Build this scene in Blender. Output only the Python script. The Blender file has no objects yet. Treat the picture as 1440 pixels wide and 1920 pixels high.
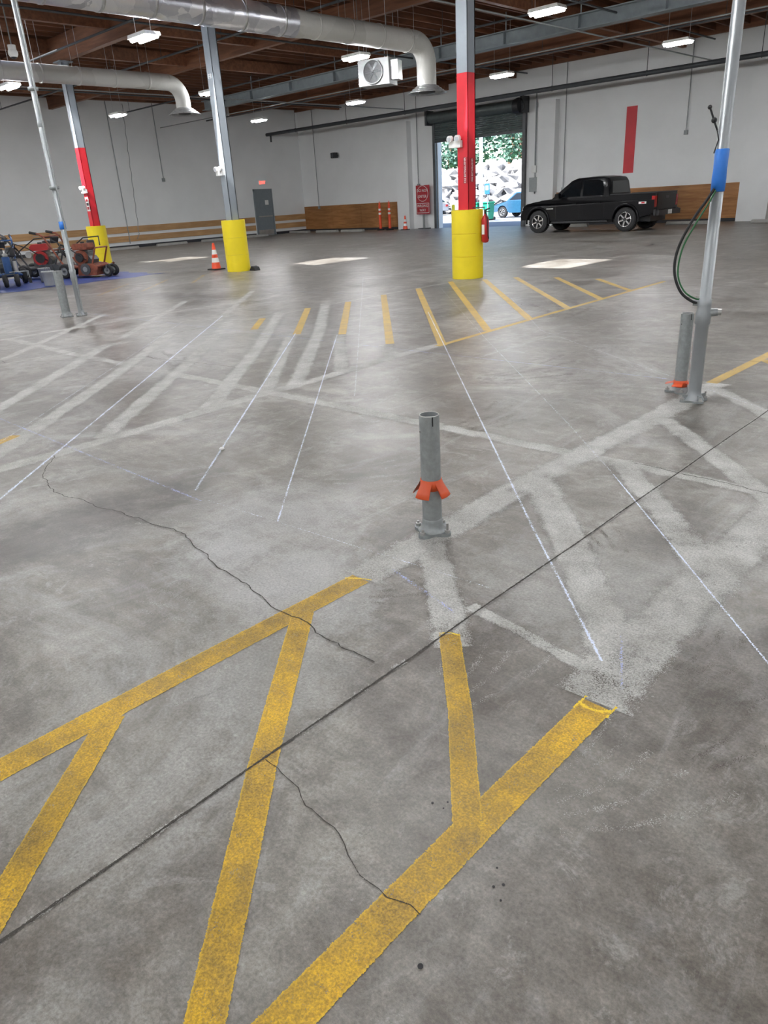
import bpy, random
from math import *
from mathutils import Vector, Matrix, noise
random.seed(7)
SC=bpy.context.scene
COL=bpy.context.collection
try: SC.view_settings.view_transform='Standard'
except Exception: pass

# ------------------------------------------------------------ materials
def newmat(name):
    m=bpy.data.materials.new(name); m.use_nodes=True
    nt=m.node_tree; b=nt.nodes.get('Principled BSDF')
    return m,nt,b
def N(nt,t,**k):
    n=nt.nodes.new(t)
    for a,v in k.items(): setattr(n,a,v)
    return n
def ramp(nt,src,p0,c0,p1,c1):
    r=N(nt,'ShaderNodeValToRGB'); e=r.color_ramp.elements
    e[0].position=p0; e[0].color=(*c0,1) if len(c0)==3 else c0
    e[1].position=p1; e[1].color=(*c1,1) if len(c1)==3 else c1
    nt.links.new(src,r.inputs[0]); return r
def noisen(nt,vec,scale,detail=4,rough=.6,dist=0):
    n=N(nt,'ShaderNodeTexNoise'); n.inputs['Scale'].default_value=scale
    n.inputs['Detail'].default_value=detail; n.inputs['Roughness'].default_value=rough
    n.inputs['Distortion'].default_value=dist
    nt.links.new(vec,n.inputs['Vector']); return n
def mixc(nt,fac,a,b,mode='MIX'):
    m=N(nt,'ShaderNodeMix',data_type='RGBA',blend_type=mode)
    for s,v in ((0,fac),(6,a),(7,b)):
        if isinstance(v,(int,float)): m.inputs[s].default_value=v
        elif isinstance(v,tuple): m.inputs[s].default_value=(*v,1) if len(v)==3 else v
        else: nt.links.new(v,m.inputs[s])
    return m.outputs[2]
def math_(nt,op,a,b=None,c=None,clamp=False):
    m=N(nt,'ShaderNodeMath',operation=op); m.use_clamp=clamp
    for i,v in enumerate((a,b,c)):
        if v is None: continue
        if isinstance(v,(int,float)): m.inputs[i].default_value=v
        else: nt.links.new(v,m.inputs[i])
    return m.outputs[0]
def mat(name,col,rough=.6,metal=0,var=.12,scale=6,bump=0,coat=0,spec=None):
    m,nt,b=newmat(name)
    tc=N(nt,'ShaderNodeTexCoord')
    n=noisen(nt,tc.outputs['Object'],scale)
    lo=tuple(max(0,c*(1-var)) for c in col); hi=tuple(min(1,c*(1+var)) for c in col)
    r=ramp(nt,n.outputs[0],.3,lo,.7,hi)
    nt.links.new(r.outputs[0],b.inputs['Base Color'])
    b.inputs['Roughness'].default_value=rough; b.inputs['Metallic'].default_value=metal
    if coat: b.inputs['Coat Weight'].default_value=coat
    if spec is not None: b.inputs['Specular IOR Level'].default_value=spec
    if bump:
        bp=N(nt,'ShaderNodeBump'); bp.inputs['Strength'].default_value=bump; bp.inputs['Distance'].default_value=.02
        n2=noisen(nt,tc.outputs['Object'],scale*6)
        nt.links.new(n2.outputs[0],bp.inputs['Height']); nt.links.new(bp.outputs[0],b.inputs['Normal'])
    return m
def emat(name,col,s):
    m,nt,b=newmat(name)
    b.inputs['Base Color'].default_value=(*col,1)
    b.inputs['Emission Color'].default_value=(*col,1); b.inputs['Emission Strength'].default_value=s
    return m

WHITE=mat('wall_paint',(.80,.81,.81),.7,var=.04,scale=.6)
GREYP=mat('grey_column_paint',(.24,.27,.30),.45,var=.08,scale=2)
REDP=mat('red_paint',(.60,.012,.025),.45,var=.08,scale=2)
YELB=mat('yellow_sleeve_plastic',(.86,.68,.015),.4,var=.04,scale=3)
GALV=mat('galvanised_steel',(.29,.31,.31),.5,metal=.35,var=.14,scale=30)
GALVP=mat('galvanised_pipe',(.32,.34,.35),.42,metal=.5,var=.05,scale=5)
STEELD=mat('dark_steel',(.10,.105,.11),.45,metal=.5)
BLACK=mat('black_rubber',(.015,.015,.016),.7)
BLKPL=mat('black_plastic',(.02,.02,.022),.45)
ORANGE=mat('orange_plastic',(.66,.085,.018),.45,var=.1)
CONEO=mat('cone_orange',(.85,.09,.03),.45)
WHT=mat('white_plastic',(.8,.8,.78),.4,var=.03)
HEATG=mat('heater_grey',(.32,.33,.33),.5,var=.1)
BLUET=mat('blue_tape',(.02,.17,.60),.5)
BLUETARP=mat('blue_tarp',(.03,.06,.26),.4,var=.3,scale=3,bump=.4)
GREENH=mat('green_hose',(.02,.12,.04),.4)
PLATE=mat('zinc_plate',(.45,.45,.43),.4,metal=.7)
GIRD=mat('girder_paint',(.27,.31,.33),.5,metal=.2,var=.1)
PIPED=mat('dark_pipe',(.05,.055,.06),.5)
SHUT=mat('shutter_steel',(.11,.13,.13),.45,metal=.4)
DOORG=mat('door_grey',(.20,.23,.25),.5,var=.05)
CONC=mat('concrete_curb',(.38,.37,.35),.85,bump=.3)
RUST=mat('rusty_red_paint',(.22,.06,.03),.65,var=.5,scale=10)
REDE=mat('engine_red',(.45,.02,.02),.4)
BLUEM=mat('machine_blue',(.025,.08,.22),.4)
YELM=mat('machine_yellow',(.8,.5,.02),.4)
CARB=mat('car_black_paint',(.0025,.0025,.0035),.3,var=.1,coat=.08,spec=.2)
CARBL=mat('car_blue_paint',(.02,.08,.15),.2,coat=1)
CARW=mat('car_white_paint',(.5,.5,.5),.2,coat=1)
GLASS=mat('tinted_glass',(.006,.008,.01),.06,coat=.2)
CHROME=mat('wheel_silver',(.6,.6,.6),.25,metal=.9)
TAILR=mat('tail_light',(.35,.01,.01),.2)
LAMPW=mat('headlight_lens',(.5,.52,.55),.1)
BASEB=mat('baseboard_black',(.03,.03,.035),.6)
ALU=mat('aluminium',(.62,.63,.64),.32,metal=.85,var=.15,scale=12)
REDTXT=mat('sign_red',(.38,.02,.03),.5,var=.05)
GREENB=mat('green_bin',(.01,.25,.14),.5)
EXITR=emat('exit_red',(1,.08,.06),4)
LIGHT=emat('lamp_tube',(.97,.985,1.0),255)
BARK=mat('bark',(.14,.09,.06),.9,bump=.5)
LEAF=mat('leaves',(.10,.20,.15),.6,var=.6,scale=1.5)
ROCK=mat('rock',(.25,.245,.245),.9,var=.45,scale=1.6,bump=.5)
ASPH=mat('asphalt',(.19,.20,.22),.9,var=.1,scale=2)  # asphalt's own grey, slightly mottled
GRASS=mat('grass',(.08,.15,.05),.9,var=.3)

def woodm(name,c1,c2,axis,sc=1.0,rough=.6):
    m,nt,b=newmat(name); tc=N(nt,'ShaderNodeTexCoord'); mp=N(nt,'ShaderNodeMapping')
    s=[6*sc,6*sc,6*sc]; s[axis]=.6*sc; mp.inputs['Scale'].default_value=s
    nt.links.new(tc.outputs['Object'],mp.inputs[0])
    n=noisen(nt,mp.outputs[0],1.5,6,.65,.5)
    r=ramp(nt,n.outputs[0],.32,c1,.68,c2)
    n2=noisen(nt,tc.outputs['Object'],.35,2)
    r2=ramp(nt,n2.outputs[0],.35,(.75,.75,.75),.65,(1.1,1.1,1.1))
    nt.links.new(mixc(nt,1.0,r.outputs[0],r2.outputs[0],'MULTIPLY'),b.inputs['Base Color'])
    b.inputs['Roughness'].default_value=rough
    return m
WOODX=woodm('plywood_wainscot',(.28,.115,.035),(.50,.24,.085),0)
WOODY=woodm('wood_rail',(.50,.27,.11),(.66,.40,.19),1)
JOIST=woodm('joist_wood',(.11,.045,.022),(.24,.10,.048),1)
DECK=woodm('roof_deck_wood',(.085,.034,.017),(.20,.08,.038),0,.5)
GLUL=woodm('glulam_wood',(.14,.053,.025),(.27,.115,.055),0)

def foilm(name,ca,cb,metal,rough,sc=2.5,bs=.5):
    m,nt,b=newmat(name); tc=N(nt,'ShaderNodeTexCoord')
    n=N(nt,'ShaderNodeTexVoronoi'); n.inputs['Scale'].default_value=sc
    nz=noisen(nt,tc.outputs['Object'],2.0,5)
    nt.links.new(mixc(nt,.25,tc.outputs['Object'],nz.outputs[1]),n.inputs['Vector'])
    r=ramp(nt,n.outputs['Color'],.25,ca,.75,cb)
    nt.links.new(r.outputs[0],b.inputs['Base Color'])
    b.inputs['Metallic'].default_value=metal; b.inputs['Roughness'].default_value=rough
    bp=N(nt,'ShaderNodeBump'); bp.inputs['Strength'].default_value=bs; bp.inputs['Distance'].default_value=.04
    nt.links.new(nz.outputs[0],bp.inputs['Height']); nt.links.new(bp.outputs[0],b.inputs['Normal'])
    return m
FOIL=foilm('duct_foil',(.50,.52,.58),(.85,.86,.9),.75,.3,3.5,.8)
CANV=foilm('duct_wrap',(.50,.50,.47),(.60,.60,.57),.1,.55,1.2,.6)

def concrete():
    m,nt,b=newmat('concrete_slab'); L=nt.links
    tc=N(nt,'ShaderNodeTexCoord'); P=tc.outputs['Object']
    a=noisen(nt,P,.85,10,.72,.35)
    c=ramp(nt,a.outputs[0],.39,(.118,.102,.085),.61,(.262,.246,.222)).outputs[0]
    s=noisen(nt,P,4.0,9,.78,.4)
    sr=ramp(nt,s.outputs[0],.39,(.70,.685,.66),.63,(1.22,1.225,1.23)).outputs[0]
    c=mixc(nt,1.0,c,sr,'MULTIPLY')
    mp=N(nt,'ShaderNodeMapping'); mp.inputs['Scale'].default_value=(1.0,6,1); mp.inputs['Rotation'].default_value=(0,0,-.85)
    L.new(P,mp.inputs[0]); q=noisen(nt,mp.outputs[0],1.6,6,.7,.8)
    qr=ramp(nt,q.outputs[0],.42,(.88,.88,.88),.62,(1.10,1.10,1.10)).outputs[0]
    c=mixc(nt,1.0,c,qr,'MULTIPLY')
    mp2=N(nt,'ShaderNodeMapping'); mp2.inputs['Scale'].default_value=(5,1,1); mp2.inputs['Rotation'].default_value=(0,0,.35)
    L.new(P,mp2.inputs[0]); q2=noisen(nt,mp2.outputs[0],.7,7,.75,1.2)
    q2r=ramp(nt,q2.outputs[0],.55,(0,0,0),.66,(1,1,1)).outputs[0]
    c=mixc(nt,math_(nt,'MULTIPLY',q2r,.22),c,(.42,.42,.41))
    d=noisen(nt,P,.55,11,.76,1.0); dr=ramp(nt,d.outputs[0],.52,(0,0,0),.64,(1,1,1)).outputs[0]
    c=mixc(nt,math_(nt,'MULTIPLY',dr,.50),c,(.405,.40,.39))
    f=noisen(nt,P,2.3,12,.82,1.5); fr=ramp(nt,f.outputs[0],.56,(0,0,0),.60,(1,1,1)).outputs[0]
    c=mixc(nt,math_(nt,'MULTIPLY',fr,.30),c,(.39,.385,.365))
    e=noisen(nt,P,1.5,10,.76,.5); er=ramp(nt,e.outputs[0],.53,(0,0,0),.61,(1,1,1)).outputs[0]
    c=mixc(nt,math_(nt,'MULTIPLY',er,.45),c,(.098,.082,.066))
    g=noisen(nt,P,95,4,.75); gr=ramp(nt,g.outputs[0],.3,(.66,.66,.66),.7,(1.32,1.32,1.32)).outputs[0]
    sp=N(nt,'ShaderNodeSeparateXYZ'); L.new(P,sp.inputs[0])
    def stain(cx,cy,rx,ry,st,c,col=None,am=2.4,dark=(.36,.33,.31)):
        dx=math_(nt,'DIVIDE',math_(nt,'SUBTRACT',sp.outputs[0],cx),rx)
        dy=math_(nt,'DIVIDE',math_(nt,'SUBTRACT',sp.outputs[1],cy),ry)
        r=math_(nt,'ADD',math_(nt,'MULTIPLY',dx,dx),math_(nt,'MULTIPLY',dy,dy))
        n=noisen(nt,P,3.2,11,.78); r=math_(nt,'ADD',r,math_(nt,'MULTIPLY',math_(nt,'SUBTRACT',n.outputs[0],.5),am))
        f=math_(nt,'MULTIPLY',math_(nt,'SUBTRACT',1.1,r,clamp=True),st,clamp=True)
        if col: return mixc(nt,f,c,col)
        return mixc(nt,f,c,mixc(nt,1.0,c,dark,'MULTIPLY'))
    PL=(.42,.42,.41)
    c=stain(-2.5,1.75,.75,.35,.55,c,PL,4.0); c=stain(-1.25,2.5,.55,.55,.40,c,PL,4.0)
    c=stain(-2.9,2.2,.5,.6,.45,c,PL,4.0); c=stain(-8.5,5.5,2.0,2.2,.25,c,PL,4)
    c=stain(-1.9,1.25,.4,.35,.35,c,PL,4)
    c=stain(-3.85,1.30,.38,1.15,1.1,c)
    c=stain(-3.5,1.75,.2,.5,.5,c)
    c=stain(-13.5,8.2,1.3,.5,.7,c)
    c=stain(-6.3,9.3,.5,1.0,.45,c)
    c=stain(-3.2,4.7,.8,.5,.55,c); c=stain(-3.0,7.4,.8,.5,.5,c); c=stain(-2.9,3.1,.45,.45,.40,c)
    c=stain(-1.25,3.2,.22,.5,.60,c); c=stain(-.55,2.3,.25,.45,.5,c); c=stain(-6.6,3.2,.6,1.3,.35,c); c=stain(-1.8,5.0,.25,.6,.4,c)
    c=mixc(nt,1.0,c,gr,'MULTIPLY')
    L.new(c,b.inputs['Base Color'])
    rr=ramp(nt,a.outputs[0],.3,(.27,.27,.27),.7,(.44,.44,.44)); L.new(rr.outputs[0],b.inputs['Roughness'])
    bp=N(nt,'ShaderNodeBump'); bp.inputs['Strength'].default_value=.3; bp.inputs['Distance'].default_value=.004
    L.new(g.outputs[0],bp.inputs['Height']); L.new(bp.outputs[0],b.inputs['Normal'])
    return m
FLOORM=concrete()

# thin paint / mark strips: UV.x across (0..1), UV.y metres along. Coverage is speckled (fully on / fully off)
def stripm(name,build,edge_amp,edge_scale,soft,amax,rough=.6,holes=None,lim=.10,speck=260):
    m,nt,b=newmat(name); L=nt.links
    tc=N(nt,'ShaderNodeTexCoord'); P=tc.outputs['Object']
    sp=N(nt,'ShaderNodeSeparateXYZ'); L.new(tc.outputs['UV'],sp.inputs[0])
    u=sp.outputs[0]; e=math_(nt,'MINIMUM',u,math_(nt,'SUBTRACT',1,u))
    n=noisen(nt,P,edge_scale,6,.7)
    e2=math_(nt,'ADD',math_(nt,'SUBTRACT',e,lim),math_(nt,'MULTIPLY',math_(nt,'SUBTRACT',n.outputs[0],.5),edge_amp))
    a=math_(nt,'DIVIDE',e2,soft,clamp=True)
    a=math_(nt,'MULTIPLY',a,amax)
    if holes:
        h=noisen(nt,P,holes[0],6,.75); hr=ramp(nt,h.outputs[0],holes[1],(holes[3],)*3,holes[2],(1,1,1))
        a=math_(nt,'MULTIPLY',a,hr.outputs[0])
    t=noisen(nt,P,speck,2,.6)
    th=math_(nt,'MAXIMUM',math_(nt,'DIVIDE',math_(nt,'SUBTRACT',t.outputs[0],.3),.4),.02)
    al=math_(nt,'GREATER_THAN',a,th)
    c=build(nt,P,e2)
    L.new(c,b.inputs['Base Color']); L.new(al,b.inputs['Alpha']); b.inputs['Roughness'].default_value=rough
    return m
def yb(nt,P,e):
    a=noisen(nt,P,5,9,.78); g=noisen(nt,P,160,3,.7); lo=noisen(nt,P,1.6,5,.6)
    c=ramp(nt,a.outputs[0],.38,(.30,.19,.035),.63,(.60,.36,.015)).outputs[0]
    lr=ramp(nt,lo.outputs[0],.38,(.74,.74,.78),.6,(1.12,1.12,1.05)).outputs[0]
    c=mixc(nt,1.0,c,lr,'MULTIPLY')
    gr=ramp(nt,g.outputs[0],.35,(.66,.66,.68),.65,(1.26,1.24,1.1)).outputs[0]
    c=mixc(nt,1.0,c,gr,'MULTIPLY')
    er=ramp(nt,e,.01,(1,1,1),.07,(0,0,0)).outputs[0]
    return mixc(nt,math_(nt,'MULTIPLY',er,.65),c,(.78,.50,.025))
YLINE=stripm('worn_yellow_paint',yb,.10,40,.04,1,.5,(16,.32,.50,.62),.06)
def ybf(nt,P,e):
    a=noisen(nt,P,3,6,.7)
    return ramp(nt,a.outputs[0],.35,(.43,.29,.09),.68,(.60,.40,.07)).outputs[0]
YFAR=stripm('faded_yellow_paint',ybf,.2,20,.08,.95,.5,(9,.3,.5,.55),.05,120)
YFAINT=stripm('very_faded_yellow_paint',ybf,.3,12,.15,.6,.5,(6,.35,.6,.2),.05,120)
YBR=stripm('fresh_yellow_paint',lambda nt,P,e: mixc(nt,.0,(.82,.58,.02),(.8,.6,.02)),.7,60,.3,.9,.45,None,.15)
def gb(nt,P,e):
    a=noisen(nt,P,4,8,.74); g=noisen(nt,P,120,3,.7)
    c=ramp(nt,a.outputs[0],.33,(.32,.31,.285),.67,(.50,.495,.47)).outputs[0]
    gr=ramp(nt,g.outputs[0],.35,(.72,.72,.72),.65,(1.22,1.22,1.22)).outputs[0]
    return mixc(nt,1.0,c,gr,'MULTIPLY')
GHOST=stripm('ground_concrete',gb,.50,8,.20,1.0,.7,(5,.34,.54,.45),.04)
GHOSTF=stripm('ground_concrete_far',gb,.50,6,.20,1.0,.7,(5,.34,.54,.42),.04,150)
def cb(nt,P,e): return mixc(nt,0.0,(.72,.78,.92),(.7,.8,.9))
def cbb(nt,P,e): return mixc(nt,0.0,(.40,.46,.78),(.7,.8,.9))
CHALK=stripm('white_chalk',cb,.6,60,.40,.92,.8,(4,.32,.62,.35),.06,200)
CHALKF=stripm('faint_chalk',cb,.6,60,.45,.50,.8,(8,.35,.6,.2),.06,200)
CHALKB=stripm('blue_chalk',cbb,.6,60,.45,.60,.8,(6,.35,.6,.2),.06,200)
CRACK=stripm('crack_dark',lambda nt,P,e: mixc(nt,0.0,(.045,.04,.034),(0,0,0)),.9,50,.15,.9,.9,(12,.3,.5,.5),.12,400)
CHIP=stripm('joint_chipped_edge',gb,.9,22,.25,.8,.8,(5,.42,.58,.0),.2)
SCUFF=stripm('scuff_mark',lambda nt,P,e: mixc(nt,0.0,(.10,.085,.072),(0,0,0)),.7,14,.3,.42,.8,(7,.38,.58,.15),.05)
SWEEP=stripm('pale_sweep_mark',gb,.7,10,.35,.42,.8,(5,.38,.6,.1),.05)

# ------------------------------------------------------------ mesh builder
def frame(d):
    d=d.normalized(); a=Vector((0,0,1)) if abs(d.z)<.9 else Vector((1,0,0))
    x=a.cross(d).normalized(); return x,d.cross(x)
class Ob:
    def __init__(s): s.v=[];s.f=[];s.m=[];s.s=[];s.ms=[];s.uv=[]
    def mi(s,m):
        if m not in s.ms: s.ms.append(m)
        return s.ms.index(m)
    def add(s,vs,fs,m,smooth=False,uvs=None):
        o=len(s.v); s.v+= [tuple(p) for p in vs]
        k=s.mi(m)
        for i,f in enumerate(fs):
            s.f.append([o+j for j in f]); s.m.append(k); s.s.append(smooth)
            s.uv.append(uvs[i] if uvs else [(0.5,0.5)]*len(f))
    def box(s,c,z,m,R=None):
        R=R or Matrix(); h=Vector(z)/2; c=Vector(c)
        vs=[c+R@Vector((x*h.x,y*h.y,w*h.z)) for x in(-1,1) for y in(-1,1) for w in(-1,1)]
        s.add(vs,[(0,1,3,2),(4,6,7,5),(0,4,5,1),(2,3,7,6),(0,2,6,4),(1,5,7,3)],m)
    def bb(s,x0,x1,y0,y1,z0,z1,m): s.box(((x0+x1)/2,(y0+y1)/2,(z0+z1)/2),(x1-x0,y1-y0,z1-z0),m)
    def cyl(s,p0,p1,r0,m,r1=None,n=20,caps=True,smooth=True):
        r1=r0 if r1 is None else r1; p0=Vector(p0);p1=Vector(p1); x,y=frame(p1-p0)
        A=[p0+(x*cos(t)+y*sin(t))*r0 for t in [2*pi*i/n for i in range(n)]]
        B=[p1+(x*cos(t)+y*sin(t))*r1 for t in [2*pi*i/n for i in range(n)]]
        s.add(A+B,[(i,(i+1)%n,n+(i+1)%n,n+i) for i in range(n)],m,smooth)
        if caps:
            if r0>0: s.add(A,[tuple(range(n))[::-1]],m)
            if r1>0: s.add(B,[tuple(range(n))],m)
    def tube(s,pts,r,m,n=10,caps=True):
        pts=[Vector(p) for p in pts]; K=len(pts); rr=r if isinstance(r,(list,tuple)) else [r]*K
        vs=[];x=None
        for i,p in enumerate(pts):
            d=(pts[min(i+1,K-1)]-pts[max(i-1,0)]).normalized()
            if x is None: x,_=frame(d)
            x=(x-d*x.dot(d)).normalized(); y=d.cross(x)
            vs+=[p+(x*cos(2*pi*j/n)+y*sin(2*pi*j/n))*rr[i] for j in range(n)]
        fs=[(i*n+j,i*n+(j+1)%n,(i+1)*n+(j+1)%n,(i+1)*n+j) for i in range(K-1) for j in range(n)]
        s.add(vs,fs,m,True)
        if caps: s.add(vs[:n],[tuple(range(n))[::-1]],m); s.add(vs[-n:],[tuple(range(n))],m)
    def lathe(s,prof,c,m,n=32,axis=(0,0,1),smooth=True):
        c=Vector(c);a=Vector(axis).normalized();x,y=frame(a);K=len(prof)
        vs=[c+a*z+(x*cos(2*pi*j/n)+y*sin(2*pi*j/n))*r for r,z in prof for j in range(n)]
        s.add(vs,[(i*n+j,i*n+(j+1)%n,(i+1)*n+(j+1)%n,(i+1)*n+j) for i in range(K-1) for j in range(n)],m,smooth)
    def torus(s,c,axis,R,r,m,n=32,k=10,a0=0,a1=2*pi):
        c=Vector(c);x,y=frame(Vector(axis)); full=abs(a1-a0-2*pi)<1e-6
        pts=[c+(x*cos(a0+(a1-a0)*i/n)+y*sin(a0+(a1-a0)*i/n))*R for i in range(n+1)]
        s.tube(pts,r,m,k,caps=not full)
    def loft(s,secs,m,smooth=True,cap=True):
        n=len(secs[0]);vs=[p for q in secs for p in q]
        s.add(vs,[(i*n+j,i*n+(j+1)%n,(i+1)*n+(j+1)%n,(i+1)*n+j) for i in range(len(secs)-1) for j in range(n)],m,smooth)
        if cap: s.add(secs[0],[tuple(range(n))[::-1]],m); s.add(secs[-1],[tuple(range(n))],m)
    def sph(s,c,r,m,n=14,sc=(1,1,1),jit=0):
        vs=[];c=Vector(c)
        for i in range(n+1):
            for j in range(2*n):
                t=pi*i/n;p=pi*j/n; d=Vector((sin(t)*cos(p),sin(t)*sin(p),cos(t)))
                k=1+(noise.noise(d*1.7+c*3.1)*jit if jit else 0)
                vs.append(c+Vector((d.x*sc[0],d.y*sc[1],d.z*sc[2]))*r*k)
        w=2*n
        s.add(vs,[(i*w+j,(i+1)*w+j,(i+1)*w+(j+1)%w,i*w+(j+1)%w) for i in range(n) for j in range(w)],m,jit==0)
    def prism(s,poly,y0,y1,m,top=None):
        f=top or (lambda p:0)
        A=[(p[0],y0+f(p),p[1]) for p in poly];B=[(p[0],y1-f(p),p[1]) for p in poly];n=len(poly)
        s.add(A+B,[tuple(range(n)),tuple(range(2*n-1,n-1,-1))]+[(i,n+i,n+(i+1)%n,(i+1)%n) for i in range(n)],m)
    def strip(s,pts,w,z,m):
        P=[Vector((p[0],p[1],0)) for p in pts];K=len(P);vs=[];t=0;T=[]
        for i,p in enumerate(P):
            d=(P[min(i+1,K-1)]-P[max(i-1,0)]).normalized();nrm=Vector((-d.y,d.x,0))
            if i: t+=(p-P[i-1]).length
            T.append(t); vs+=[p+nrm*w/2+Vector((0,0,z)),p-nrm*w/2+Vector((0,0,z))]
        fs=[];uv=[]
        for i in range(K-1):
            fs.append((2*i,2*i+1,2*i+3,2*i+2)); uv.append([(0,T[i]),(1,T[i]),(1,T[i+1]),(0,T[i+1])])
        s.add(vs,fs,m,False,uv)
    def done(s,name,loc=(0,0,0),rz=0,bevel=0,parent=None,fix=True,origin=None):
        if origin is not None:
            o=Vector(origin); s.v=[tuple(Vector(p)-o) for p in s.v]; loc=o
        me=bpy.data.meshes.new(name); me.from_pydata(s.v,[],s.f)
        for m in s.ms: me.materials.append(m)
        me.polygons.foreach_set('material_index',s.m); me.polygons.foreach_set('use_smooth',s.s)
        u=me.uv_layers.new(name='UVMap'); flat=[c for f in s.uv for p in f for c in p]
        u.data.foreach_set('uv',flat)
        me.update()
        if fix:
            import bmesh
            b=bmesh.new();b.from_mesh(me);bmesh.ops.recalc_face_normals(b,faces=b.faces);b.to_mesh(me);b.free()
        ob=bpy.data.objects.new(name,me);COL.objects.link(ob);ob.location=loc;ob.rotation_euler[2]=rz
        if bevel:
            mo=ob.modifiers.new('bevel','BEVEL');mo.width=bevel;mo.segments=2;mo.limit_method='ANGLE';mo.angle_limit=.6
        if parent: ob.parent=parent
        return ob
def text(body,size,M,m,parent,name='lettering',sx=1):
    c=bpy.data.curves.new('t','FONT');c.body=body;c.size=size;c.align_x='CENTER';c.align_y='CENTER';c.extrude=.003
    o=bpy.data.objects.new('t',c);COL.objects.link(o);bpy.context.view_layer.update()
    me=bpy.data.meshes.new_from_object(o.evaluated_get(bpy.context.evaluated_depsgraph_get()))
    bpy.data.objects.remove(o); ob=bpy.data.objects.new(name,me);COL.objects.link(ob)
    me.materials.clear();me.materials.append(m)
    ob.parent=parent; ob.matrix_parent_inverse=Matrix(); ob.matrix_basis=M@Matrix.Diagonal((sx,1,1,1))
    return ob
def Rz(a): return Matrix.Rotation(a,4,'Z')
def Rx(a): return Matrix.Rotation(a,4,'X')
def Ry(a): return Matrix.Rotation(a,4,'Y')
def T(*a): return Matrix.Translation(a)

XL,YB,XR,YF=-36.6,31.9,16,-14
ZT=7.0
# ------------------------------------------------------------ shell
o=Ob(); o.bb(XL-.3,XR+.3,YF-.3,YB+.3,-.2,0,FLOORM); o.done('floor')
o=Ob()
o.bb(XL-.3,-26.0,YB,YB+.3,0,ZT,WHITE); o.bb(-20.9,XR+.3,YB,YB+.3,0,ZT,WHITE); o.bb(-26.0,-20.9,YB,YB+.3,5.0,ZT,WHITE)
for a,b in ((-28.6,-27.75),(-19.9,-19.05),(-10.9,-9.8)): o.bb(a,b,YB-.35,YB,0,5.15,WHITE)
o.done('wall_back')
o=Ob(); o.bb(XL-.3,XL,YF,YB,0,ZT,WHITE); o.done('wall_left')
o=Ob(); o.bb(XR,XR+.3,YF,YB,0,ZT,WHITE); o.done('wall_right')
o=Ob(); o.bb(XL,XR,YF-.3,YF,0,ZT,WHITE); o.done('wall_front')

SX,SY=-.08,.62; SZ=.78
offx,offy=7.2*SX/SZ,7.2*SY/SZ
patches=[(-8.95,15.5,1.35,2.1),(-16.45,15.2,1.9,2.2),(-24.2,15.0,1.9,2.2),(-3.2,12.75,1.3,1.0)]
holes=[(px-offx,py-offy,w,h) for px,py,w,h in patches]
o=Ob()
ys=sorted(set([YF-.3,YB+.3]+[v for hx,hy,w,h in holes for v in(hy-h/2,hy+h/2)]))
for a,b in zip(ys[:-1],ys[1:]):
    mid=(a+b)/2; cut=sorted([(hx-w/2,hx+w/2) for hx,hy,w,h in holes if hy-h/2<mid<hy+h/2])
    x=XL-.3
    for c0,c1 in cut: o.bb(x,c0,a,b,ZT,ZT+.12,DECK); x=c1
    o.bb(x,XR+.3,a,b,ZT,ZT+.12,DECK)
o.done('ceiling')
o=Ob()
x=XL+.25
while x<XR:
    segs=[(YF,YB)]
    for hx,hy,w,h in holes:
        if hx-w/2-.06<x<hx+w/2+.06: segs=[(YF,hy-h/2-.15),(hy+h/2+.45,YB)]
    for a,b in segs: o.bb(x-.035,x+.035,a,b,6.62,ZT,JOIST)
    x+=.61
o.done('ceiling_joists')
o=Ob()
for y in (-7.3,2.5,7.4,17.2,24.6,27.2): o.bb(XL,XR,y-.09,y+.09,6.15,6.62,GLUL)
for x in (-33,-25.3,-21.4,-13.7,-6,1.7): o.bb(x-.08,x+.08,YF,YB,6.25,6.62,GLUL)
for y in (12.3,-6): o.bb(XL,XR,y-.11,y+.11,5.98,6.62,GLUL)
o.bb(XL,XR,YB-.12,YB-.002,6.5,6.85,GLUL)
o.bb(XL+.002,XL+.12,YF,YB-.2,6.62,6.85,GLUL)
o.done('glulam_roof_beams')
def girder(y,z0,name):
    o=Ob(); h=.36
    o.bb(XL+5,XR,y-.17,y+.17,z0,z0+.03,GIRD);o.bb(XL+5,XR,y-.17,y+.17,z0+h,z0+h+.03,GIRD);o.bb(XL+5,XR,y-.02,y+.02,z0,z0+h,GIRD)
    x=XL+6
    while x<XR:
        o.bb(x-.01,x+.01,y-.15,y+.15,z0,z0+h,GIRD); o.tube([(x,y,z0+h),(x,y,6.62)],.02,GIRD,6); x+=2.57
    o.done(name)
girder(22.1,5.72,'steel_roof_girder')
o=Ob()
def wain(a,b):
    x=a
    while x<b-.05:
        e=min(x+2.44,b); o.bb(x,e-.012,YB-.03,YB,.12,1.4,WOODX); x=e
    o.bb(a,b,YB-.045,YB,.72,.80,WOODX)
wain(XL+.02,-28.6);wain(-19.05,-10.9);wain(-9.8,XR)
o.done('trim_1')
o=Ob()
for a,b in ((YF,28.0),(29.5,YB-.05)):
    o.bb(XL,XL+.04,a,b,.72,1.02,WOODY); o.bb(XL,XL+.04,a,b,.30,.58,WOODY)
o.done('trim_2')
o=Ob(); o.bb(XL,XL+.02,YF,28.0,0,.14,BASEB); o.bb(XL,XL+.02,29.5,YB,0,.14,BASEB); o.done('baseboard_left')
o=Ob(); o.bb(XL,-28.6,YB-.02,YB,0,.12,BASEB); o.bb(-19.05,-10.9,YB-.02,YB,0,.12,BASEB); o.done('baseboard_back')
o=Ob(); o.bb(-15.88,-15.42,YB-.012,YB-.001,2.0,4.5,REDP); o.done('red_wall_stripe')
o=Ob(); y0,y1=28.15,29.35
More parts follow.
